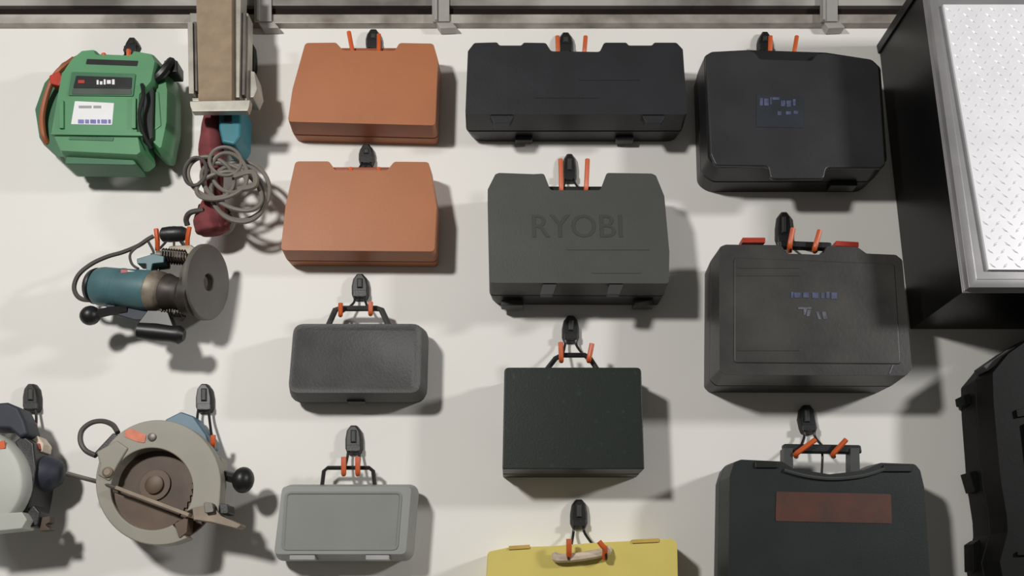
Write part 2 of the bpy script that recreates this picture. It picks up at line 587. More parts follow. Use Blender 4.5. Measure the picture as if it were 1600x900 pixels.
# ------------------------------------------------------------------ small light grey case
f = [(441, 760), (643, 760), (634, 866), (428, 866)]
t = thing('tool_case', 'light grey tool case with a sunken front panel and wire handle', 'tool case', (P(535, 880, 0).x, -BACK, P(535, 880, 0).z))
bo, fo = shells(t, f, 0.085, 0.010, M['light_grey'], draft=0.010, seam=0.45, bevel=0.004)
fr = fillet(face2d([(446, 768), (629, 768), (622, 860), (440, 860)], 0.0855), 0.012)
b = MB()
b.loft([at_y(fr, 0.0835), at_y(fr, 0.0868), at_y(inset(fr, 0.004), 0.0868), at_y(inset(fr, 0.0055), 0.0852)])
b.build('front_panel', M['grey_panel'], fo, bevel=0.0008, label='grey panel set in a raised border')
pxtube([(502, 769, 0.042), (506, 736, 0.042), (512, 731, 0.042), (577, 731, 0.042), (583, 736, 0.042), (587, 769, 0.042)], 0.0042, smooth=False).build('handle', M['wire'], t, label='black wire handle')
for x0, x1 in ((452, 492), (571, 608)):
    plate(rect(x0, 867, x1, 875), 0.05, 0.083, 0.002).build('latch', M['latch_grey'], t, bevel=0.0015, label='pale grey latch')
wall_hook('black wall hook holding the light grey case', 552, 663, 708, 0.042, 732, [(537, 714, 537, 740), (559, 714, 559, 740)])

# ------------------------------------------------------------------ long black case, top row
f = [(741, 67), (777, 66), (780, 71), (815, 71), (818, 66.5), (853, 67), (861, 80), (937, 81), (944, 66.5), (979, 66.5), (982, 71), (1019, 71), (1022, 66.5),
     (1057, 66.5), (1067, 77), (1074, 179), (727, 179), (731, 80)]
D = 0.12
t = thing('tool_case', 'long black tool case at the top between the orange case and the cabinet side', 'tool case', (P(900, 220, 0).x, -BACK, P(900, 220, 0).z))
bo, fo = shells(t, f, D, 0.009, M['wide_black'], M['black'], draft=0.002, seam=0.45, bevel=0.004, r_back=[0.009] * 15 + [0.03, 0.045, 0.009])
bar(t, 'handle', 848, 95, 950, 95, D * .5, 0.010, 0.013, M['black'])
for x0, x1 in ((779, 816), (981, 1020)):
    plate(rect(x0 + 1, 83, x1 - 1, 90), D * .35, D * .62, 0.002).build('latch', M['black'], t, bevel=0.001)
for x0, x1 in ((765, 803), (1003, 1040)):
    b = plate([(x0, 180), (x1, 180), (x1 - 7, 192), (x0 + 7, 192)], D * .80, D * .97, 0.003)
    b.build('latch', M['wide_black'], t, bevel=0.001)
for x0, x1 in ((805, 832), (962, 990)):
    plate(rect(x0, 211, x1, 219), 0.01, 0.03, 0.003).build('foot', M['black'], t, bevel=0.002)
# faint moulded ridges on the lid
for x0, y0, x1, y1 in ((905, 122, 1000, 125.5), (835, 150, 935, 153)):
    plate(rect(x0, y0, x1, y1), D - .0005, D + 0.0012, 0.001).build('ridge', M['wide_black'], fo, bevel=0.0005)
wall_hook('black wall hook holding the long black case', 884, 48, 82, 0.06, 97, [(871, 57, 872, 86), (915, 57, 913, 84)], 12)

# ------------------------------------------------------------------ charcoal case with RYOBI pressed in its lid
f = [(774, 272), (780, 270), (834, 272), (850, 271), (860, 297), (938, 297), (948, 270), (1018, 271), (1025, 274), (1038, 306), (1046, 394), (1045, 443), (765, 442), (762, 296)]
D = 0.135
t = thing('tool_case', 'charcoal tool case with RYOBI pressed into its lid', 'tool case', (P(905, 480, 0).x, -BACK, P(905, 480, 0).z))
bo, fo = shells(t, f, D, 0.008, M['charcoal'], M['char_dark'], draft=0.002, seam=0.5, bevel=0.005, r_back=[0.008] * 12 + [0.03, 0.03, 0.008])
text_mesh('lettering', 'RYOBI', M['letters'], fo, 832, 972, 353, D + 0.0002, 36, 0.0008)
for x0, x1 in ((776, 836), (952, 1022)):
    plate(rect(x0, 283, x1, 290), D * .6, D * .72, 0.002).build('latch', M['char_dark'], t, bevel=0.001)
for x0, y0, x1, y1 in ((886, 387, 1015, 390.5), (925, 424, 1002, 427)):
    plate(rect(x0, y0, x1, y1), D - .0005, D + 0.0012, 0.001).build('ridge', M['charcoal'], fo, bevel=0.0005)
for x0 in (848, 952):
    plate([(x0, 444), (x0 + 22, 444), (x0 + 16, 460), (x0 - 4, 460)], D * .84, D * .97, 0.002).build('latch', M['char_dark'], t, bevel=0.001)
for x0, x1 in ((783, 818), (990, 1022)):
    plate(rect(x0, 468, x1, 477), 0.02, 0.05, 0.003).build('foot', M['char_dark'], t, bevel=0.002)
bar(t, 'handle', 850, 300, 947, 300, D * .72, 0.009, 0.012, M['black'])
wall_hook('black wall hook holding the charcoal case with RYOBI on it', 890, 238, 282, D * .72, 303, [(876, 249, 877, 296), (918, 249, 916, 294)], 11)

# ------------------------------------------------------------------ green-black steel case
f = [(788, 574), (1002, 574), (1007, 733), (785, 733)]
D = 0.115
t = thing('tool_case', 'dark green steel tool case with squared edges below the charcoal case', 'tool case', (P(896, 745, 0).x, -BACK, P(896, 745, 0).z))
poly = fillet(face2d(f, D), [0.010, 0.010, 0.003, 0.003])
b = MB()
b.loft([at_y(poly, BACK), at_y(poly, D * .40)])
b.build('back_shell', M['metal_case'], t, bevel=0.002)
b = MB()
b.loft([at_y(inset(poly, 0.001), D * .402), at_y(inset(poly, 0.001), D * .518)])
b.build('edge_strip', M['brown_trim'], t, bevel=0.001, label='brown strip between the two steel shells')
b = MB()
b.loft([at_y(poly, D * .52), at_y(poly, D)])
b.build('front_shell', M['metal_case'], t, bevel=0.0035)
pxtube([(846, 588, D * .5), (868, 560, D * .5), (878, 555, D * .5), (914, 555, D * .5), (922, 560, D * .5), (940, 588, D * .5)], 0.0055, smooth=False).build('handle', M['black'], t)
for x0 in (806, 972):
    plate(rect(x0, 578, x0 + 16, 586), D * .38, D * .6, 0.001).build('latch', M['steel_dark'], t, bevel=0.001)
wall_hook('black wall hook holding the dark green steel case', 892, 491, 533, D * .5, 557, [(876, 535, 877, 562), (925, 537, 920, 562)])

# ------------------------------------------------------------------ yellow case
f = [(763, 862), (797, 855), (860, 853.5), (930, 848), (1052, 842), (1058, 850), (1062, 1050), (752, 1056)]
D = 0.09
t = thing('tool_case', 'yellow tool case with a cream handle at the bottom edge', 'tool case', (P(908, 1050, 0).x, -BACK, P(908, 1050, 0).z))
bo, fo = shells(t, f, D, 0.006, M['yellow'], draft=0.003, seam=0.45, bevel=0.004)
for pts in ([(795, 853), (828, 851), (828, 857), (795, 859)], [(988, 843), (1030, 841), (1030, 847), (988, 849)]):
    plate(pts, D * .55, D + 0.003, 0.001).build('latch', M['yellow_dark'], t, bevel=0.001, label='ochre latch')
pxtube([(868, 868, D + .004), (872, 872, D + .012), (905, 870, D + .014), (944, 863, D + .012), (950, 858, D + .004)], 0.0085).build('handle', M['cream'], t, label='cream plastic handle')
wall_hook('black wall hook holding the yellow case', 905, 779, 825, D + 0.012, 866, [(889, 842, 889, 864), (936, 846, 945, 858)])

# ------------------------------------------------------------------ black case beside the cabinet (upper)
D = 0.13
f = [(1102, 86), (1112, 81), (1170, 78), (1180, 82), (1188, 92), (1268, 94), (1276, 84), (1290, 83), (1362, 93), (1374, 104), (1384, 256), (1378, 262), (1292, 262), (1288, 279), (1204, 279),
     (1200, 259), (1118, 258), (1110, 240)]
t = thing('tool_case', 'black tool case by the cabinet, upper of two, with a small worn blue print', 'tool case', (P(1230, 300, 0).x, -BACK, P(1230, 300, 0).z))
fr = fillet(face2d(f, D), 0.010)
body = [(1100, 88), (1112, 81), (1170, 78), (1290, 82), (1362, 93), (1376, 106), (1386, 252), (1370, 262), (1124, 262), (1106, 250)]
shells(t, body, D - 0.012, 0.016, M['black'], draft=0.003, seam=0.5, bevel=0.006, names=('back_shell', 'middle_shell'), r_back=[.016] * 6 + [0.03, 0.03, 0.06, 0.05])
b = MB()
b.loft([at_y(fr, D - 0.0125), at_y(fr, D)])
fo = b.build('front_shell', M['brand_case'], t, bevel=0.004)
plate([(1182, 149), (1256, 151), (1256, 200), (1182, 198)], D, D + 0.0008, 0.002).build('sticker', M['sticker_dim'], fo, label='dim blue-grey sticker')
b = MB()
for x0, x1, y0, y1 in ((1187, 1192, 153, 165), (1194, 1201, 154, 165), (1203, 1206, 152, 163), (1207, 1218, 152, 156), (1220, 1227, 157, 166), (1229, 1236, 157, 167), (1239, 1243, 155, 165)):
    plate(rect(x0, y0, x1, y1), D + .0007, D + 0.0014, 0.001, mb=b)
for x0, x1, y0, y1 in ((1215, 1221, 174, 180), (1228, 1236, 174, 179), (1240, 1247, 173, 178)):
    plate(rect(x0, y0, x1, y1), D + .0007, D + 0.0014, 0.001, mb=b)
b.build('print', M['label_blue'], fo, label='worn blue print')
bar(t, 'handle', 1178, 97, 1282, 97, D * .6, 0.009, 0.012, M['black'])
plate(rect(1140, 258, 1172, 267), D * .55, D * .80, 0.002).build('latch', M['brand_case'], t, bevel=0.001)
plate(rect(1310, 258, 1345, 267), D * .55, D * .80, 0.002).build('latch', M['brand_case'], t, bevel=0.001)
for x0, x1 in ((1298, 1340),):
    plate(rect(x0, 280, x1, 290), 0.03, 0.06, 0.003).build('foot', M['black'], t, bevel=0.002)
wall_hook('black wall hook holding the upper black case by the cabinet', 1196, 47, 80, D * .6, 99, [(1204, 57, 1203, 88), (1245, 57, 1240, 88)], 11)

# ------------------------------------------------------------------ black scuffed case below it
D = 0.145
f = [(1124, 386), (1134, 382), (1222, 383), (1227, 396), (1286, 398), (1292, 384), (1340, 386), (1354, 396), (1400, 398), (1410, 406), (1425, 576), (1416, 587), (1132, 586), (1124, 578)]
t = thing('tool_case', 'large scuffed black tool case with orange-red latches and two lines of blue print', 'tool case', (P(1270, 612, 0).x, -BACK, P(1270, 612, 0).z))
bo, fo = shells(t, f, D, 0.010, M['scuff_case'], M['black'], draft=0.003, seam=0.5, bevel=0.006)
fr = fillet(face2d([(1146, 402), (1398, 412), (1408, 570), (1146, 568)], D), 0.008)
b = MB()
b.loft([at_y(fr, D - .001), at_y(inset(fr, 0.002), D + 0.0022)])
pn = b.build('front_panel', M['scuff_case'], fo, bevel=0.0015)
for y0 in (416, 428, 545):
    plate(rect(1152, y0, 1250, y0 + 3), D + .002, D + 0.0032, 0.001).build('ridge', M['scuff_case'], fo, bevel=0.0005)
b = MB()
for k, (x0, x1, y0, y1) in enumerate(((1236, 1240, 456, 466), (1241, 1251, 457, 465), (1255, 1264, 457, 465), (1269, 1279, 457, 466), (1283, 1288, 457, 466), (1291, 1296, 456, 466), (1299, 1308, 457, 467))):
    plate(rect(x0, y0, x1, y1), D + .002, D + 0.0031, 0.001, mb=b)
b.build('print', M['label_blue'], fo, label='upper line of worn blue print')
b = MB()
for pts in ([(1247, 480), (1268, 480), (1268, 483), (1247, 483)], [(1256, 483), (1261, 483), (1259, 492), (1255, 492)], [(1262, 484), (1267, 484), (1265, 494), (1260, 494)],
            [(1275, 487), (1279, 487), (1283, 499), (1279, 499)], [(1284, 487), (1290, 487), (1293, 498), (1287, 499)]):
    plate(pts, D + .002, D + 0.0031, 0.0, mb=b)
b.build('print', M['label_pale'], fo, label='lower line of worn pale print')
for pts in ([(1160, 371), (1196, 371), (1196, 379), (1160, 379)], [(1306, 376), (1342, 378), (1342, 386), (1306, 384)]):
    plate(pts, D * .6, D * .82, 0.002).build('latch', M['red'], t, bevel=0.001, label='orange-red latch')
bar(t, 'handle', 1216, 383, 1298, 386, D * .86, 0.0075, 0.010, M['black'])
plate([(1394, 570), (1397, 570), (1391, 584), (1389, 584)], D * .97, D + 0.0012, 0.0).build('scratch', M['label_pale'], fo)
wall_hook('black wall hook holding the large scuffed black case', 1226, 329, 380, D * .86, 386, [(1239, 357, 1234, 384), (1281, 360, 1273, 388)], 12)

# ------------------------------------------------------------------ slate case with the orange-red label
D = 0.12
f = [(1147, 722), (1158, 718), (1222, 721), (1240, 732), (1296, 741), (1350, 735), (1376, 723), (1430, 725), (1438, 735), (1444, 760), (1464, 1060), (1136, 1060), (1140, 745)]
t = thing('tool_case', 'large slate black tool case with a worn orange-red label, cut by the bottom edge', 'tool case', (P(1295, 1050, 0).x, -BACK, P(1295, 1050, 0).z))
bo, fo = shells(t, f, D, 0.010, M['slate'], draft=0.004, seam=0.45, bevel=0.006)
plate([(1213, 768), (1392, 772), (1394, 818), (1212, 814)], D, D + 0.001, 0.003).build('label', M['label_red'], fo, label='worn orange-red label')
pxtube([(1225, 735, D + .001), (1260, 744, D + .002), (1300, 748, D + .002), (1345, 744, D + .002), (1382, 733, D + .001)], 0.004).build('rib', M['slate_light'], fo)
for x0, y0, x1, y1 in ((1180, 721, 1216, 731), (1381, 726, 1425, 737)):
    plate(rect(x0, y0, x1, y1), D * .7, D + 0.004, 0.002).build('latch', M['black_gloss'], t, bevel=0.0015)
for x0 in (1225, 1329):
    plate([(x0, 700), (x0 + 14, 700), (x0 + 15, 738), (x0, 738)], D * .45, D * .68, 0.001).build('handle_arm', M['slate_light'], t, bevel=0.002)
bar(t, 'handle', 1223, 701, 1344, 703, D * .57, 0.0085, 0.010, M['slate'])
pxtube([(1284, 702, D * .57 - .012), (1285, 715, D * .5), (1284, 740, D * .45)], 0.0025).build('cable_tie', M['wire'], t)
wall_hook('black wall hook holding the slate case with the orange-red label', 1262, 631, 676, D * .57, 706, [(1274, 687, 1244, 709), (1322, 687, 1302, 709)], 13, lean=3)

# ------------------------------------------------------------------ big black ribbed box at the right edge
D = 0.13
f = [(1512, 602), (1536, 573), (1572, 548), (1620, 527), (1840, 500), (1840, 1000), (1530, 1000), (1524, 905), (1520, 882), (1532, 838), (1531, 815), (1523, 764), (1520, 735), (1513, 645)]
t = thing('equipment_case', 'big black ribbed equipment case cut by the right edge under the cabinet', 'equipment case', (P(1650, 990, 0).x, -BACK, P(1650, 990, 0).z))
fo = shells(t, f, D, 0.008, M['bag'], draft=0.003, seam=0.55, bevel=0.006, ref=0.03)[1]
for pts, dd in (([(1505, 618), (1516, 614), (1517, 632), (1507, 630)], .9), ([(1514, 738), (1532, 734), (1541, 766), (1523, 768)], .95), ([(1520, 850), (1532, 842), (1532, 890), (1521, 894)], .9)):
    plate(pts, 0.012, 0.03 + 0.02 * dd, 0.002).build('latch', M['bag'], t, bevel=0.0015)
plate([(1531, 750), (1537, 750), (1537, 757), (1531, 757)], 0.048, 0.052, 0.001).build('rivet', M['chrome'], t, label='bright metal rivet')
for pts in ([(1588, 640), (1700, 618), (1700, 630), (1590, 652)], [(1600, 662), (1612, 660), (1626, 800), (1616, 802)], [(1590, 862), (1760, 856), (1760, 862), (1590, 868)]):
    plate(pts, D - .001, D + 0.006, 0.002).build('rib', M['bag'], fo, bevel=0.002)
plate([(1536, 572), (1572, 547), (1640, 522), (1640, 532), (1576, 556), (1544, 580)], 0.07, 0.11, 0.003).build('rim', M['char_dark'], fo, bevel=0.003)

# ------------------------------------------------------------------ green compressor
D = 0.122
c = P(155, 262, 0)
t = thing('air_compressor', 'green portable air compressor with black display and white sticker, top left', 'air compressor', (c.x, -BACK, c.z))
f = [(129, 80), (150, 78), (153, 86), (205, 87), (210, 80), (240, 85), (246, 98), (240, 130), (222, 150), (218, 205), (224, 240), (216, 246), (96, 240), (80, 208), (90, 150), (96, 118), (112, 94)]
body = fillet(face2d([(122, 84), (232, 88), (238, 104), (236, 150), (230, 238), (208, 250), (92, 248), (60, 218), (53, 172), (68, 130), (96, 98)], D * .6), 0.012)
b = MB()
b.loft([at_y(inset(body, 0.012), BACK), at_y(inset(body, 0.002), 0.02), at_y(body, D * .42), at_y(inset(body, 0.004), D * .62)])
b.build('rear_housing', M['green_dark'], t, bevel=0.005)
fr = fillet(face2d(f, D * .95), 0.006)
b = MB()
b.loft([at_y(inset(fr, -0.006), D * .50), at_y(fr, D * .92), at_y(inset(fr, 0.004), D)])
fo = b.build('front_housing', M['green'], t, bevel=0.004)
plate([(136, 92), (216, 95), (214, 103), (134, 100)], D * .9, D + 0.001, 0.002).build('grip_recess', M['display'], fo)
plate([(112, 112), (212, 115), (208, 150), (106, 149)], D - .002, D + 0.003, 0.004).build('display_bezel', M['green_dark'], fo, bevel=0.001)
dp = plate([(119, 118), (206, 121), (205, 138), (114, 137)], D + .002, D + 0.005, 0.002).build('display', M['display'], fo, bevel=0.0008, label='black display')
plate([(114, 138), (205, 139), (205, 147), (112, 147)], D + .002, D + 0.0045, 0.002).build('control_strip', M['display_low'], fo, bevel=0.0008)
b = MB()
for x0, x1, y0, y1 in ((151, 154, 125, 132), (156, 160, 127, 132), (162, 165, 124, 132), (167, 173, 125, 131), (175, 179, 124, 132)):
    plate(rect(x0, y0, x1, y1), D + .0048, D + 0.0056, 0.0, mb=b)
b.build('print', M['paper'], dp, label='small white print')
plate(rect(122, 125, 132, 130), D + .0048, D + 0.0062, 0.001).build('indicator', M['red'], dp, label='red indicator')
st = plate([(117, 158), (178, 161), (175, 195), (111, 194)], D, D + 0.001, 0.002).build('sticker', M['paper'], fo, label='white paper sticker')
b = MB()
for x0, x1 in ((122, 131), (133, 139), (141, 150), (152, 156), (158, 167), (169, 173)):
    plate([(x0, 186.5), (x1, 186.8), (x1, 193), (x0, 192.7)], D + .0008, D + 0.0016, 0.0, mb=b)
b.build('print', M['purple'], st, label='purple-blue print')
b = MB()
for x0, x1 in ((123, 143), (146, 158)):
    plate(rect(x0, 165, x1, 169), D + .0008, D + 0.0016, 0.0, mb=b)
b.build('print', M['grey_print'], st, label='grey print')
# stepped lower panel
plate([(82, 204), (219, 206), (224, 212), (78, 210)], D - .002, D + 0.007, 0.002).build('ledge', M['green'], fo, bevel=0.0015)
plate([(110, 213), (178, 215), (176, 220), (107, 218)], D - .002, D + 0.0015, 0.001).build('slot', M['green_dark'], fo)
for x0, y0, x1, y1 in ((92, 156, 99, 200), (205, 152, 212, 200)):
    plate(rect(x0, y0, x1, y1), D - .002, D + 0.006, 0.002).build('rib', M['green'], fo, bevel=0.001)
plate([(104, 236), (200, 239), (216, 258), (100, 256)], D * .35, D * .85, 0.006).build('base_foot', M['green_dark'], t, bevel=0.003)
# side tank at the right
tk = fillet(face2d([(228, 122), (252, 104), (262, 106), (268, 140), (267, 190), (258, 234), (246, 238), (224, 216), (220, 160)], D * .8), 0.012)
b = MB()
b.loft([at_y(inset(tk, 0.01), 0.012), at_y(tk, 0.035), at_y(tk, D * .6), at_y(inset(tk, 0.010), D * .8)])
tn = b.build('side_tank', M['green'], t, bevel=0.006)
plate([(231, 150), (248, 140), (252, 196), (234, 208)], D * .76, D * .82, 0.006).build('side_panel', M['green'], tn, bevel=0.004)
plate([(228, 128), (240, 120), (238, 214), (228, 222), (222, 190)], D * .55, D * .9, 0.003).build('shaded_gap', M['display'], t, bevel=0.002)  # dark plate standing in for the shade between housing and tank
pxtube([(236, 128, D * .8), (250, 118, D * .9), (262, 104, D * .9), (268, 96, D * .8)], [0.011] * 4 + [0.011] * 15, smooth=True).build('plug', M['black'], t)
plate(rect(256, 94, 277, 112), D * .5, D * .85, 0.004).build('plug_socket', M['black_gloss'], t, bevel=0.002)
pxtube([(222, 132, D + .004), (224, 150, D + .008), (218, 176, D + .008), (222, 205, D + .006), (236, 232, D * .9)], 0.0045).build('cable', M['black'], t)
# hose round the left side
pxtube([(116, 92, D * .8), (100, 104, D * .86), (88, 116, D * .86), (78, 134, D * .8), (70, 160, D * .75), (66, 185, D * .72), (68, 210, D * .7), (74, 224, D * .6)], 0.0065).build('hose', M['hose'], t)
plate([(76, 118), (92, 110), (99, 122), (92, 134), (78, 130)], D * .7, D * .95, 0.004).build('hose_clamp', M['red'], t, bevel=0.003)
plate([(140, 84), (216, 87), (216, 92), (140, 90)], D * .5, D * .62, 0.002).build('carry_handle', M['green'], t, bevel=0.001)
wall_hook('black wall hook holding the green air compressor', 205, 56, 84, D * .56, 94, [(162, 84, 164, 98), (201, 78, 201, 96)], 11, lean=-3)

# ------------------------------------------------------------------ belt sander
D = 0.165
c = P(335, 375, 0)
t = thing('belt_sander', 'belt sander hung with its brown sanding belt facing out, top left', 'belt sander', (c.x, -BACK, c.z))
b = MB()
plate([(296, 20), (388, 20), (386, 158), (300, 158)], 0.085, 0.125, 0.003, mb=b)
b.build('frame', M['steel'], t, bevel=0.002)
plate([(293, 34), (301, 34), (303, 146), (295, 146)], 0.10, 0.142, 0.001).build('side_rail', M['steel'], t, bevel=0.001)
plate([(302, 34), (307, 34), (308, 142), (303, 142)], 0.10, 0.136, 0.001).build('side_slot', M['steel_dark'], t)
plate([(362, -40), (377, -40), (374, 152), (362, 152)], 0.10, 0.148, 0.001).build('side_rail', M['steel'], t, bevel=0.001)
plate([(375, 20), (384, 20), (382, 148), (374, 148)], 0.10, 0.138, 0.001).build('side_slot', M['steel_dark'], t)
# belt loop: flat run towards the viewer, round nose at the bottom
loops = []
pl, pr2 = P(309, 156, D), P(361, 156, D)
tl, tr = P(305, -70, D), P(362, -70, D)
rad = 0.024
for k in range(9):
    a = math.pi * k / 8
    zc = pl.z + rad * 0.55
    loops.append([Vector((pl.x, -(D - rad) - rad * math.cos(a), zc - rad * math.sin(a) * .9)), Vector((pr2.x, -(D - rad) - rad * math.cos(a), zc - rad * math.sin(a) * .9))])
prof_l = [Vector((tl.x, -D, tl.z))] + [lp[0] for lp in loops] + [Vector((tl.x, -(D - 2 * rad), tl.z))]
prof_r = [Vector((tr.x, -D, tr.z))] + [lp[1] for lp in loops] + [Vector((tr.x, -(D - 2 * rad), tr.z))]
MB().loft([prof_l, prof_r]).build('sanding_belt', M['belt'], t, angle=60, label='brown sanding belt')
plate([(296, 158), (391, 156), (390, 164), (387, 173), (300, 174), (297, 166)], 0.142, 0.160, 0.002).build('nose_bar', M['steel'], t, bevel=0.003, label='pale metal bar below the belt')
plate([(342, 160), (378, 160), (376, 212), (366, 226), (346, 222), (341, 200)], 0.03, 0.115, 0.008).build('motor_housing', M['teal'], t, bevel=0.006, label='teal housing')
plate([(350, 180), (362, 180), (362, 192), (350, 190)], 0.11, 0.119, 0.002).build('vent', M['navy'], t, bevel=0.001)
plate([(384, 108), (398, 112), (402, 138), (396, 152), (384, 152)], 0.06, 0.115, 0.004).build('tracking_lever', M['steel'], t, bevel=0.003)
# dust bag hanging behind the cord
ctr = [(332, 176, .075), (330, 200, .08), (330, 235, .07), (332, 270, .06), (334, 305, .06), (333, 330, .065), (331, 346, .065), (332, 360, .062), (333, 366, .06)]
rr = [.018, .022, .028, .024, .020, .031, .039, .036, .024]
b = MB()
pts, rads = [], []
q = [P(*p) for p in ctr]
for i in range(len(q) - 1):
    for k in range(4):
        s = k / 4
        pts.append(q[i].lerp(q[i + 1], s))
        s2 = s * s * (3 - 2 * s)
        rads.append(rr[i] + (rr[i + 1] - rr[i]) * s2)
pts.append(q[-1])
rads.append(rr[-1])
b.tube(pts, rads, 20)
b.build('dust_bag', M['maroon'], t, angle=80, label='maroon cloth dust bag')
plate([(310, 318), (352, 318), (354, 326), (308, 326)], 0.03, 0.075, 0.004).build('bag_collar', M['gap'], t, bevel=0.002)
pxtube([(356, 336, .05), (362, 346, .045), (358, 357, .04), (350, 362, .04)], 0.009).build('bag_cuff', M['cord'], t)


def coil(cx_, cy_, rx, ry, rot, dep, dd, r, m, turns=1.0, phase=0.0):
    n = 40
    pts = []
    for k in range(n):
        a = phase + 2 * math.pi * k / n
        x, y = rx * math.cos(a), ry * math.sin(a)
        c_, s_ = math.cos(rot), math.sin(rot)
        pts.append(P(cx_ + x * c_ - y * s_, cy_ + x * s_ + y * c_, dep + dd * math.sin(a + 0.8)))
    return MB().tube(pts, r, 8, closed=True)


cords = [(305, 268, 17, 22, 0.25, .118, .008, .0040), (330, 277, 38, 30, 0.5, .110, .010, .0046), (358, 270, 27, 32, -0.5, .118, .012, .0046), (362, 292, 52, 30, 0.55, .112, .012, .0050),
         (372, 303, 46, 40, 0.9, .104, .008, .0055), (352, 252, 25, 22, 0.2, .122, .008, .0040), (346, 290, 40, 20, -0.25, .126, .006, .0046), (376, 298, 45, 46, 0.2, .094, .008, .0048)]
for cc in cords:
    coil(*cc, M['cord']).build('cord_loop', M['cord'] if cc[0] > 320 else M['cord_dark'], t)
pxtube([(366, 276, .13), (395, 270, .132), (398, 290, .132), (372, 296, .13)], 0.007).build('cord_tie', M['cord'], t)
pxtube([(318, 328, .10), (298, 332, .10), (291, 342, .09), (293, 352, .08)], 0.006).build('plug_lead', M['cord_dark'], t)
wall_hook('black wall hook beside the belt sander, right of its belt', 390, 64, 112, 0.05, 132, [(388, 118, 389, 132), (398, 120, 397, 132)], 9)

# ------------------------------------------------------------------ router
c = P(235, 535, 0)
t = thing('router', 'teal plunge router with a round grey base and black knobs', 'router', (c.x, -BACK, c.z))
A, B = P(152, 447, 0.085), P(242, 455, 0.105)
ax = (B - A).normalized()
L = (B - A).length
R = 0.042
b = MB()
b.lathe(A, ax, [(R * .80, 0.0), (R * .95, 0.006), (R, 0.016), (R, L * .42), (R * 1.02, L * .43), (R * 1.02, L * .47), (R, L * .48), (R * 1.03, L * .9), (R * .98, L)], 36)
b.build('motor_housing', M['teal_deep'], t, angle=30)
b = MB()
b.lathe(A - ax * 0.012, ax, [(R * .55, 0), (R * .85, 0.002), (R * .93, 0.010), (R * .9, 0.013)], 32)
b.build('end_cap', M['black'], t)
b = MB()
b.lathe(B - ax * 0.004, ax, [(R * 1.0, 0), (R * 1.06, 0.003), (R * 1.0, 0.020), (R * .72, 0.032), (R * .6, 0.04)], 32)
b.build('collar', M['cast'], t, label='pale metal collar')
b = MB()
b.lathe(B + ax * 0.02, ax, [(R * .7, 0), (R * .95, 0.01), (R * .8, 0.025), (R * .8, 0.045), (R * 1.05, 0.055), (R * 1.05, 0.075)], 24)
b.build('spindle_housing', M['cast_dark'], t, angle=30)
plate([(190, 421), (216, 424), (216, 440), (189, 440)], 0.112, 0.130, 0.003).build('label_plate', M['paper'], t, bevel=0.001, label='white label with a red corner')
plate([(189, 421), (199, 422), (197, 440), (188, 439)], 0.1295, 0.1312, 0.001).build('label_corner', M['red'], t)
# plunge base: round plate facing right and out
n = Vector((0.975, -0.21, -0.06)).normalized()
O = P(318, 441, 0.092)
b = MB()
rO = 0.081
prof = [(0.018, 0.0), (rO * .96, 0.0), (rO, 0.003), (rO, 0.010), (rO * .97, 0.013), (0.020, 0.013), (0.018, 0.011), (0.018, 0.0)]
ax2 = n
u = (Vector((0, 0, 1)) - ax2 * ax2.z).normalized()
w2 = ax2.cross(u)
loops = [[O + ax2 * h + (u * math.cos(2 * math.pi * k / 48) + w2 * math.sin(2 * math.pi * k / 48)) * r for k in range(48)] for r, h in prof]
b.loft(loops, cap=False)
b.build('base_plate', M['base_grey'], t, angle=35, label='round grey base plate with a hole')
b = MB()
b.lathe(O - n * 0.028, n, [(0.04, 0), (0.054, 0.006), (0.066, 0.027)], 32)
b.build('base_casting', M['cast'], t)
for k, (x0, y0) in enumerate(((262, 398), (262, 484))):
    p0 = P(x0 - 18, y0, 0.10)
    b = MB()
    b.tube([p0, P(300, y0 + (6 if k == 0 else -4), 0.085)], 0.010, 16)
    b.build('plunge_column', M['cast'], t)
    b = MB()
    pts = [P(x0 - 8 + 36 * s / 60, y0 + 3 * s / 60, 0.097) + Vector((0, math.cos(s * .9), math.sin(s * .9))) * 0.0135 for s in range(61)]
    b.tube(pts, 0.002, 6)
    b.build('spring', M['cast_dark'], t)
plate([(246, 410), (288, 392), (296, 418), (290, 470), (276, 496), (252, 484)], 0.05, 0.088, 0.006).build('bracket_casting', M['cast_dark'], t, bevel=0.004)
plate([(264, 442), (280, 440), (284, 484), (270, 492), (262, 470)], 0.088, 0.108, 0.005).build('collet_nut', M['cast'], t, bevel=0.004)
plate([(213, 404), (240, 396), (256, 400), (256, 410), (238, 412), (236, 424), (228, 424), (228, 412), (214, 412)], 0.08, 0.112, 0.003).build('depth_stop', M['teal_deep'], t, bevel=0.002)
plate([(262, 384), (298, 382), (312, 392), (310, 406), (296, 410), (266, 402)], 0.055, 0.085, 0.006).build('upper_casting', M['cast'], t, bevel=0.004)
# knobs
b = MB()
b.lathe(P(252, 367, 0.085), (1, 0, 0.06), [(0.011, 0), (0.016, 0.004), (0.0175, 0.02), (0.0165, 0.046), (0.012, 0.054)], 24)
b.build('knob', M['black'], t)
b = MB()
b.ball(P(141, 493, 0.10), 0.0205, 20, 10)
pxtube([(150, 491, .10), (172, 486, .10), (200, 484, .095)], 0.010, mb=b, smooth=False)
b.build('knob', M['black_gloss'], t)
a0, a1 = P(212, 516, .12), P(288, 524, .11)
b = MB()
dv = (a1 - a0)
b.lathe(a0, dv, [(0.008, 0), (0.0165, 0.006), (0.0185, dv.length * .4), (0.017, dv.length * .75), (0.0195, dv.length * .9), (0.012, dv.length)], 24)
b.build('knob', M['black_gloss'], t)
plate([(232, 482), (262, 486), (272, 512), (232, 516), (214, 506)], 0.08, 0.108, 0.005).build('handle_arm', M['wire'], t, bevel=0.004)
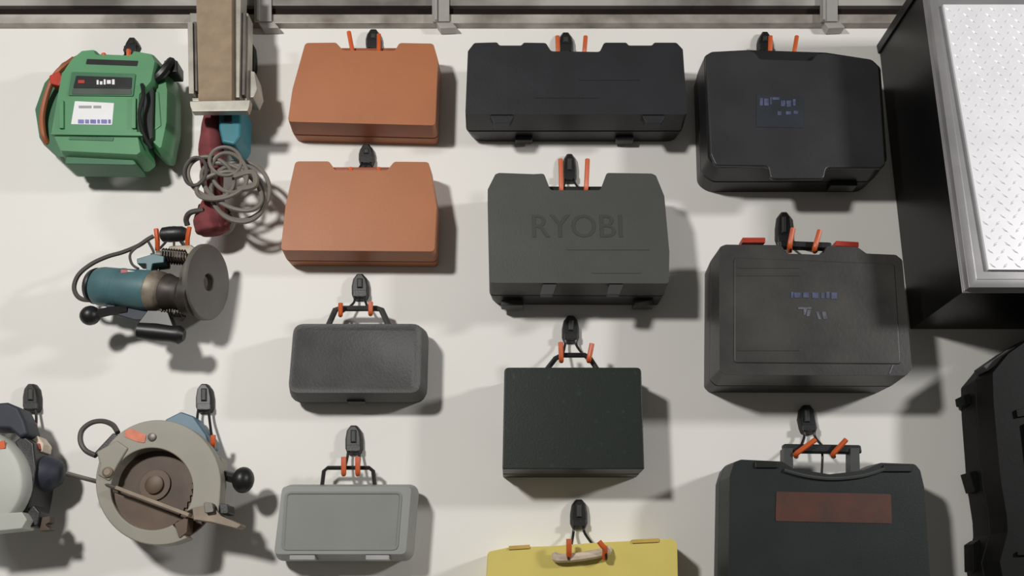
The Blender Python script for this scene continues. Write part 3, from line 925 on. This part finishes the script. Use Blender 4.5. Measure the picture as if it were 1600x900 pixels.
plate([(160, 474), (230, 482), (250, 500), (210, 500), (176, 490)], 0.07, 0.10, 0.004).build('under_casing', M['navy'], t, bevel=0.003)
pxtube([(240, 369, .09), (231, 374, .09), (216, 384, .09), (192, 394, .09), (168, 401, .09), (144, 412, .09), (124, 428, .09), (116, 446, .09), (119, 460, .09), (130, 468, .088), (152, 469, .085)], 0.0048).build('power_cord', M['cord_dark'], t)
pxtube([(222, 380, .095), (204, 396, .10), (206, 412, .11), (216, 420, .12)], 0.0028).build('switch_lead', M['cord_dark'], t)
pxtube([(232, 378, .095), (240, 394, .10), (236, 398, .10)], 0.0028).build('switch_lead', M['cord_dark'], t)
wall_hook('black wall hook holding the teal router, between its orange tips', 271, 351, 371, 0.07, 384, [(244, 358, 246, 376), (296, 355, 293, 374)], 10)

# ------------------------------------------------------------------ circular saw
def arc(cx_, cy_, r, a0, a1, n, ry=None):
    ry = ry or r
    return [(cx_ + r * math.cos(math.radians(a0 + (a1 - a0) * k / n)), cy_ + ry * math.sin(math.radians(a0 + (a1 - a0) * k / n))) for k in range(n + 1)]


D = 0.12
c = P(240, 850, 0)
t = thing('circular_saw', 'grey guarded circular saw with orange label and brown blade', 'circular saw', (c.x, -BACK, c.z))
ring = arc(247, 754, 98, 62, 362, 60) + [(342, 800), (318, 812), (300, 796)] + list(reversed(arc(237, 764, 64, 60, 395, 60)))
pts = face2d(ring, D)
b = MB()
b.loft([at_y(pts, D - 0.035), at_y(pts, D)])
g = b.build('upper_guard', M['guard'], t, bevel=0.003, label='grey enamelled blade guard')
pts = face2d(arc(247, 754, 96, 0, 354, 60), D - 0.036)
b = MB()
b.loft([at_y(pts, D - 0.045), at_y(pts, D - 0.0355)])
b.build('guard_back', M['blade_low'], t, bevel=0.001)
b = MB()
o_ = P(238, 763, D - 0.034)
pts = []
nt_ = 40
rb_ = 66 * mpp(764, D - .03)
for k in range(nt_):
    a = 2 * math.pi * k / nt_
    a2 = 2 * math.pi * (k + .82) / nt_
    pts.append(Vector((o_.x + math.cos(a) * rb_, o_.z + math.sin(a) * rb_)))
    pts.append(Vector((o_.x + math.cos(a2) * rb_ * .94, o_.z + math.sin(a2) * rb_ * .94)))
b.loft([at_y(pts, D - 0.0335), at_y(pts, D - 0.0315)])
bl = b.build('blade', M['blade'], t, label='round brown saw blade')
b = MB()
b.lathe(P(243, 758, D - 0.031), (0, -1, 0), [(0.030, 0), (0.030, 0.003), (0.0295, 0.0035), (0.018, 0.0036), (0.0175, 0.009), (0.012, 0.0105)], 28)
b.build('hub', M['blade_low'], bl, angle=25)
low = [(176, 768), (292, 812), (284, 836)] + arc(234, 766, 66, 48, 172, 20)
plate(low, D - 0.030, D - 0.012).build('lower_guard', M['blade_low'], t, bevel=0.002, label='brown lower guard')
# shoe seen edge on, with its rip fence rod
e0, e1 = P(186, 763, D + .001), P(300, 806, D + .001)
dv = (e1 - e0)
up = Vector((-dv.z, 0, dv.x)).normalized()
b = MB()
b.loft([[p + up * .0035 + Vector((0, .12 * 0 + .0, 0)), p - up * .0035, p - up * .0035 + Vector((0, -.018, 0)), p + up * .0035 + Vector((0, -.018, 0))] for p in (e0, e1)])
b.build('shoe', M['shoe'], t, bevel=0.001, label='metal shoe seen edge on')
pxtube([(104, 740, D - .01), (150, 752, D - .01), (186, 764, D + .004)], 0.0042, smooth=False).build('fence_rod', M['steel_dark'], t)
plate([(300, 794), (330, 788), (346, 806), (378, 820), (370, 826), (330, 816), (302, 812)], D - .03, D + .006, 0.003).build('shoe_end', M['shoe'], t, bevel=0.002)
plate([(318, 784), (332, 786), (334, 800), (320, 802)], D, D + .016, 0.003).build('clamp', M['steel_dark'], t, bevel=0.002)
plate([(342, 786), (356, 788), (357, 803), (344, 803)], D - .03, D + .012, 0.004).build('wing_nut', M['black'], t, bevel=0.003)
plate([(150, 706), (182, 688), (200, 700), (184, 726), (170, 752), (152, 742), (156, 726)], D - .03, D + .004, 0.004).build('depth_bracket', M['guard'], t, bevel=0.003)
b = MB()
b.lathe(P(169, 738, D + .004), (0, -1, 0), [(.010, 0), (.010, .004), (.006, .006)], 20)
b.build('pivot_bolt', M['shoe'], t, angle=25)
plate([(146, 708), (176, 676), (186, 680), (166, 706), (156, 716)], D - .05, D - .005, 0.004).build('rear_handle', M['black'], t, bevel=0.004)
plate([(196, 672), (208, 670), (228, 680), (226, 692), (214, 690), (194, 682)], D, D + .0015, 0.003).build('label', M['label_orange'], g, label='orange label on the guard')
b = MB()
b.lathe(P(238, 683, D), (0, -1, 0), [(.008, 0), (.008, .003), (.005, .004)], 20)
b.build('guard_bolt', M['steel_dark'], g, angle=25)
plate([(256, 656), (282, 643), (302, 650), (322, 678), (330, 700), (260, 700)], 0.012, D - .05, 0.008).build('motor_housing', M['steel_blue'], t, bevel=0.006, label='steel-blue motor housing')
plate([(320, 700), (346, 716), (344, 760), (320, 780)], 0.03, D - .048, 0.006).build('gear_case', M['guard'], t, bevel=0.005)
b = MB()
b.ball(P(380, 750, D * .7), 0.0255, 20, 10, (1, 0, 0), .82)
pxtube([(344, 742, D * .7), (352, 743, D * .7), (370, 748, D * .7)], 0.010, mb=b, smooth=False)
b.build('front_knob', M['black_gloss'], t)
pxtube([(184, 676, D - .03), (176, 664, D - .04), (160, 658, D - .045), (142, 661, D - .045), (128, 673, D - .045), (126, 690, D - .045), (134, 704, D - .045), (150, 712, D - .04)], 0.0052).build('power_cord', M['cord_dark'], t)
plate([(272, 818), (294, 806), (292, 832), (280, 842)], D - .03, D + .002, 0.003).build('guard_lever', M['blade_low'], t, bevel=0.002)
wall_hook('black wall hook holding the grey guarded circular saw', 318, 598, 643, 0.05, 690, [(310, 684, 312, 694), (333, 680, 333, 694)])

# ------------------------------------------------------------------ second circular saw, cut by the left edge
D = 0.14
c = P(10, 840, 0)
t = thing('circular_saw', 'navy circular saw with a pale guard, cut off by the left edge', 'circular saw', (c.x, -BACK, c.z))
pl_ = face2d([(-52 + 90 * math.cos(a * math.pi / 24), 750 + 84 * math.sin(a * math.pi / 24)) for a in range(48)], D)
b = MB()
b.loft([at_y(pl_, D - .05), at_y(pl_, D - .012), at_y(inset(pl_, .006), D - .003), at_y(inset(pl_, .016), D)])
g = b.build('upper_guard', M['guard_pale'], t, bevel=0.002, angle=50, label='pale grey blade guard')
plate([(-12, 692), (7, 688), (8, 700), (-12, 704)], D - .001, D + .0012, 0.001).build('label', M['tip'], g, label='orange label')
plate([(-60, 634), (10, 628), (28, 636), (38, 656), (44, 678), (30, 684), (14, 670), (-60, 668)], D - .075, D - .02, 0.008).build('handle', M['navy'], t, bevel=0.008)
plate([(22, 690), (36, 680), (52, 692), (56, 730), (50, 772), (44, 800), (30, 800), (38, 760), (40, 725)], 0.03, D - .03, 0.004).build('gear_case', M['black'], t, bevel=0.004)
b = MB()
m0, m1 = P(50, 742, .07), P(100, 738, .06)
dv = m1 - m0
b.lathe(m0, dv, [(.034, 0), (.036, .01), (.034, dv.length * .6), (.024, dv.length * .9), (.012, dv.length)], 28)
b.build('motor_housing', M['navy'], t)
plate([(-60, 806), (34, 800), (42, 812), (34, 826), (-60, 836)], D - .04, D + .004, 0.003).build('shoe', M['guard_pale'], t, bevel=0.002)
plate([(42, 800), (52, 788), (62, 800), (58, 822), (46, 824)], D - .06, D - .02, 0.004).build('clamp', M['black'], t, bevel=0.003)
plate([(58, 818), (66, 808), (78, 806), (78, 816), (70, 820), (80, 828), (62, 830)], D - .05, D - .03, 0.002).build('wing_nut', M['blade'], t, bevel=0.0015)
plate([(48, 686), (58, 680), (68, 694), (66, 708), (54, 702)], 0.05, 0.085, 0.004).build('lock_button', M['cream'], t, bevel=0.003, label='cream lock button')
plate([(50, 694), (60, 692), (62, 702), (52, 704)], 0.08, 0.092, 0.002).build('trigger', M['red'], t, bevel=0.001)
wall_hook('black wall hook holding the navy saw at the left edge', 47, 598, 642, 0.05, 684, [(39, 676, 40, 688), (54, 662, 54, 688)])
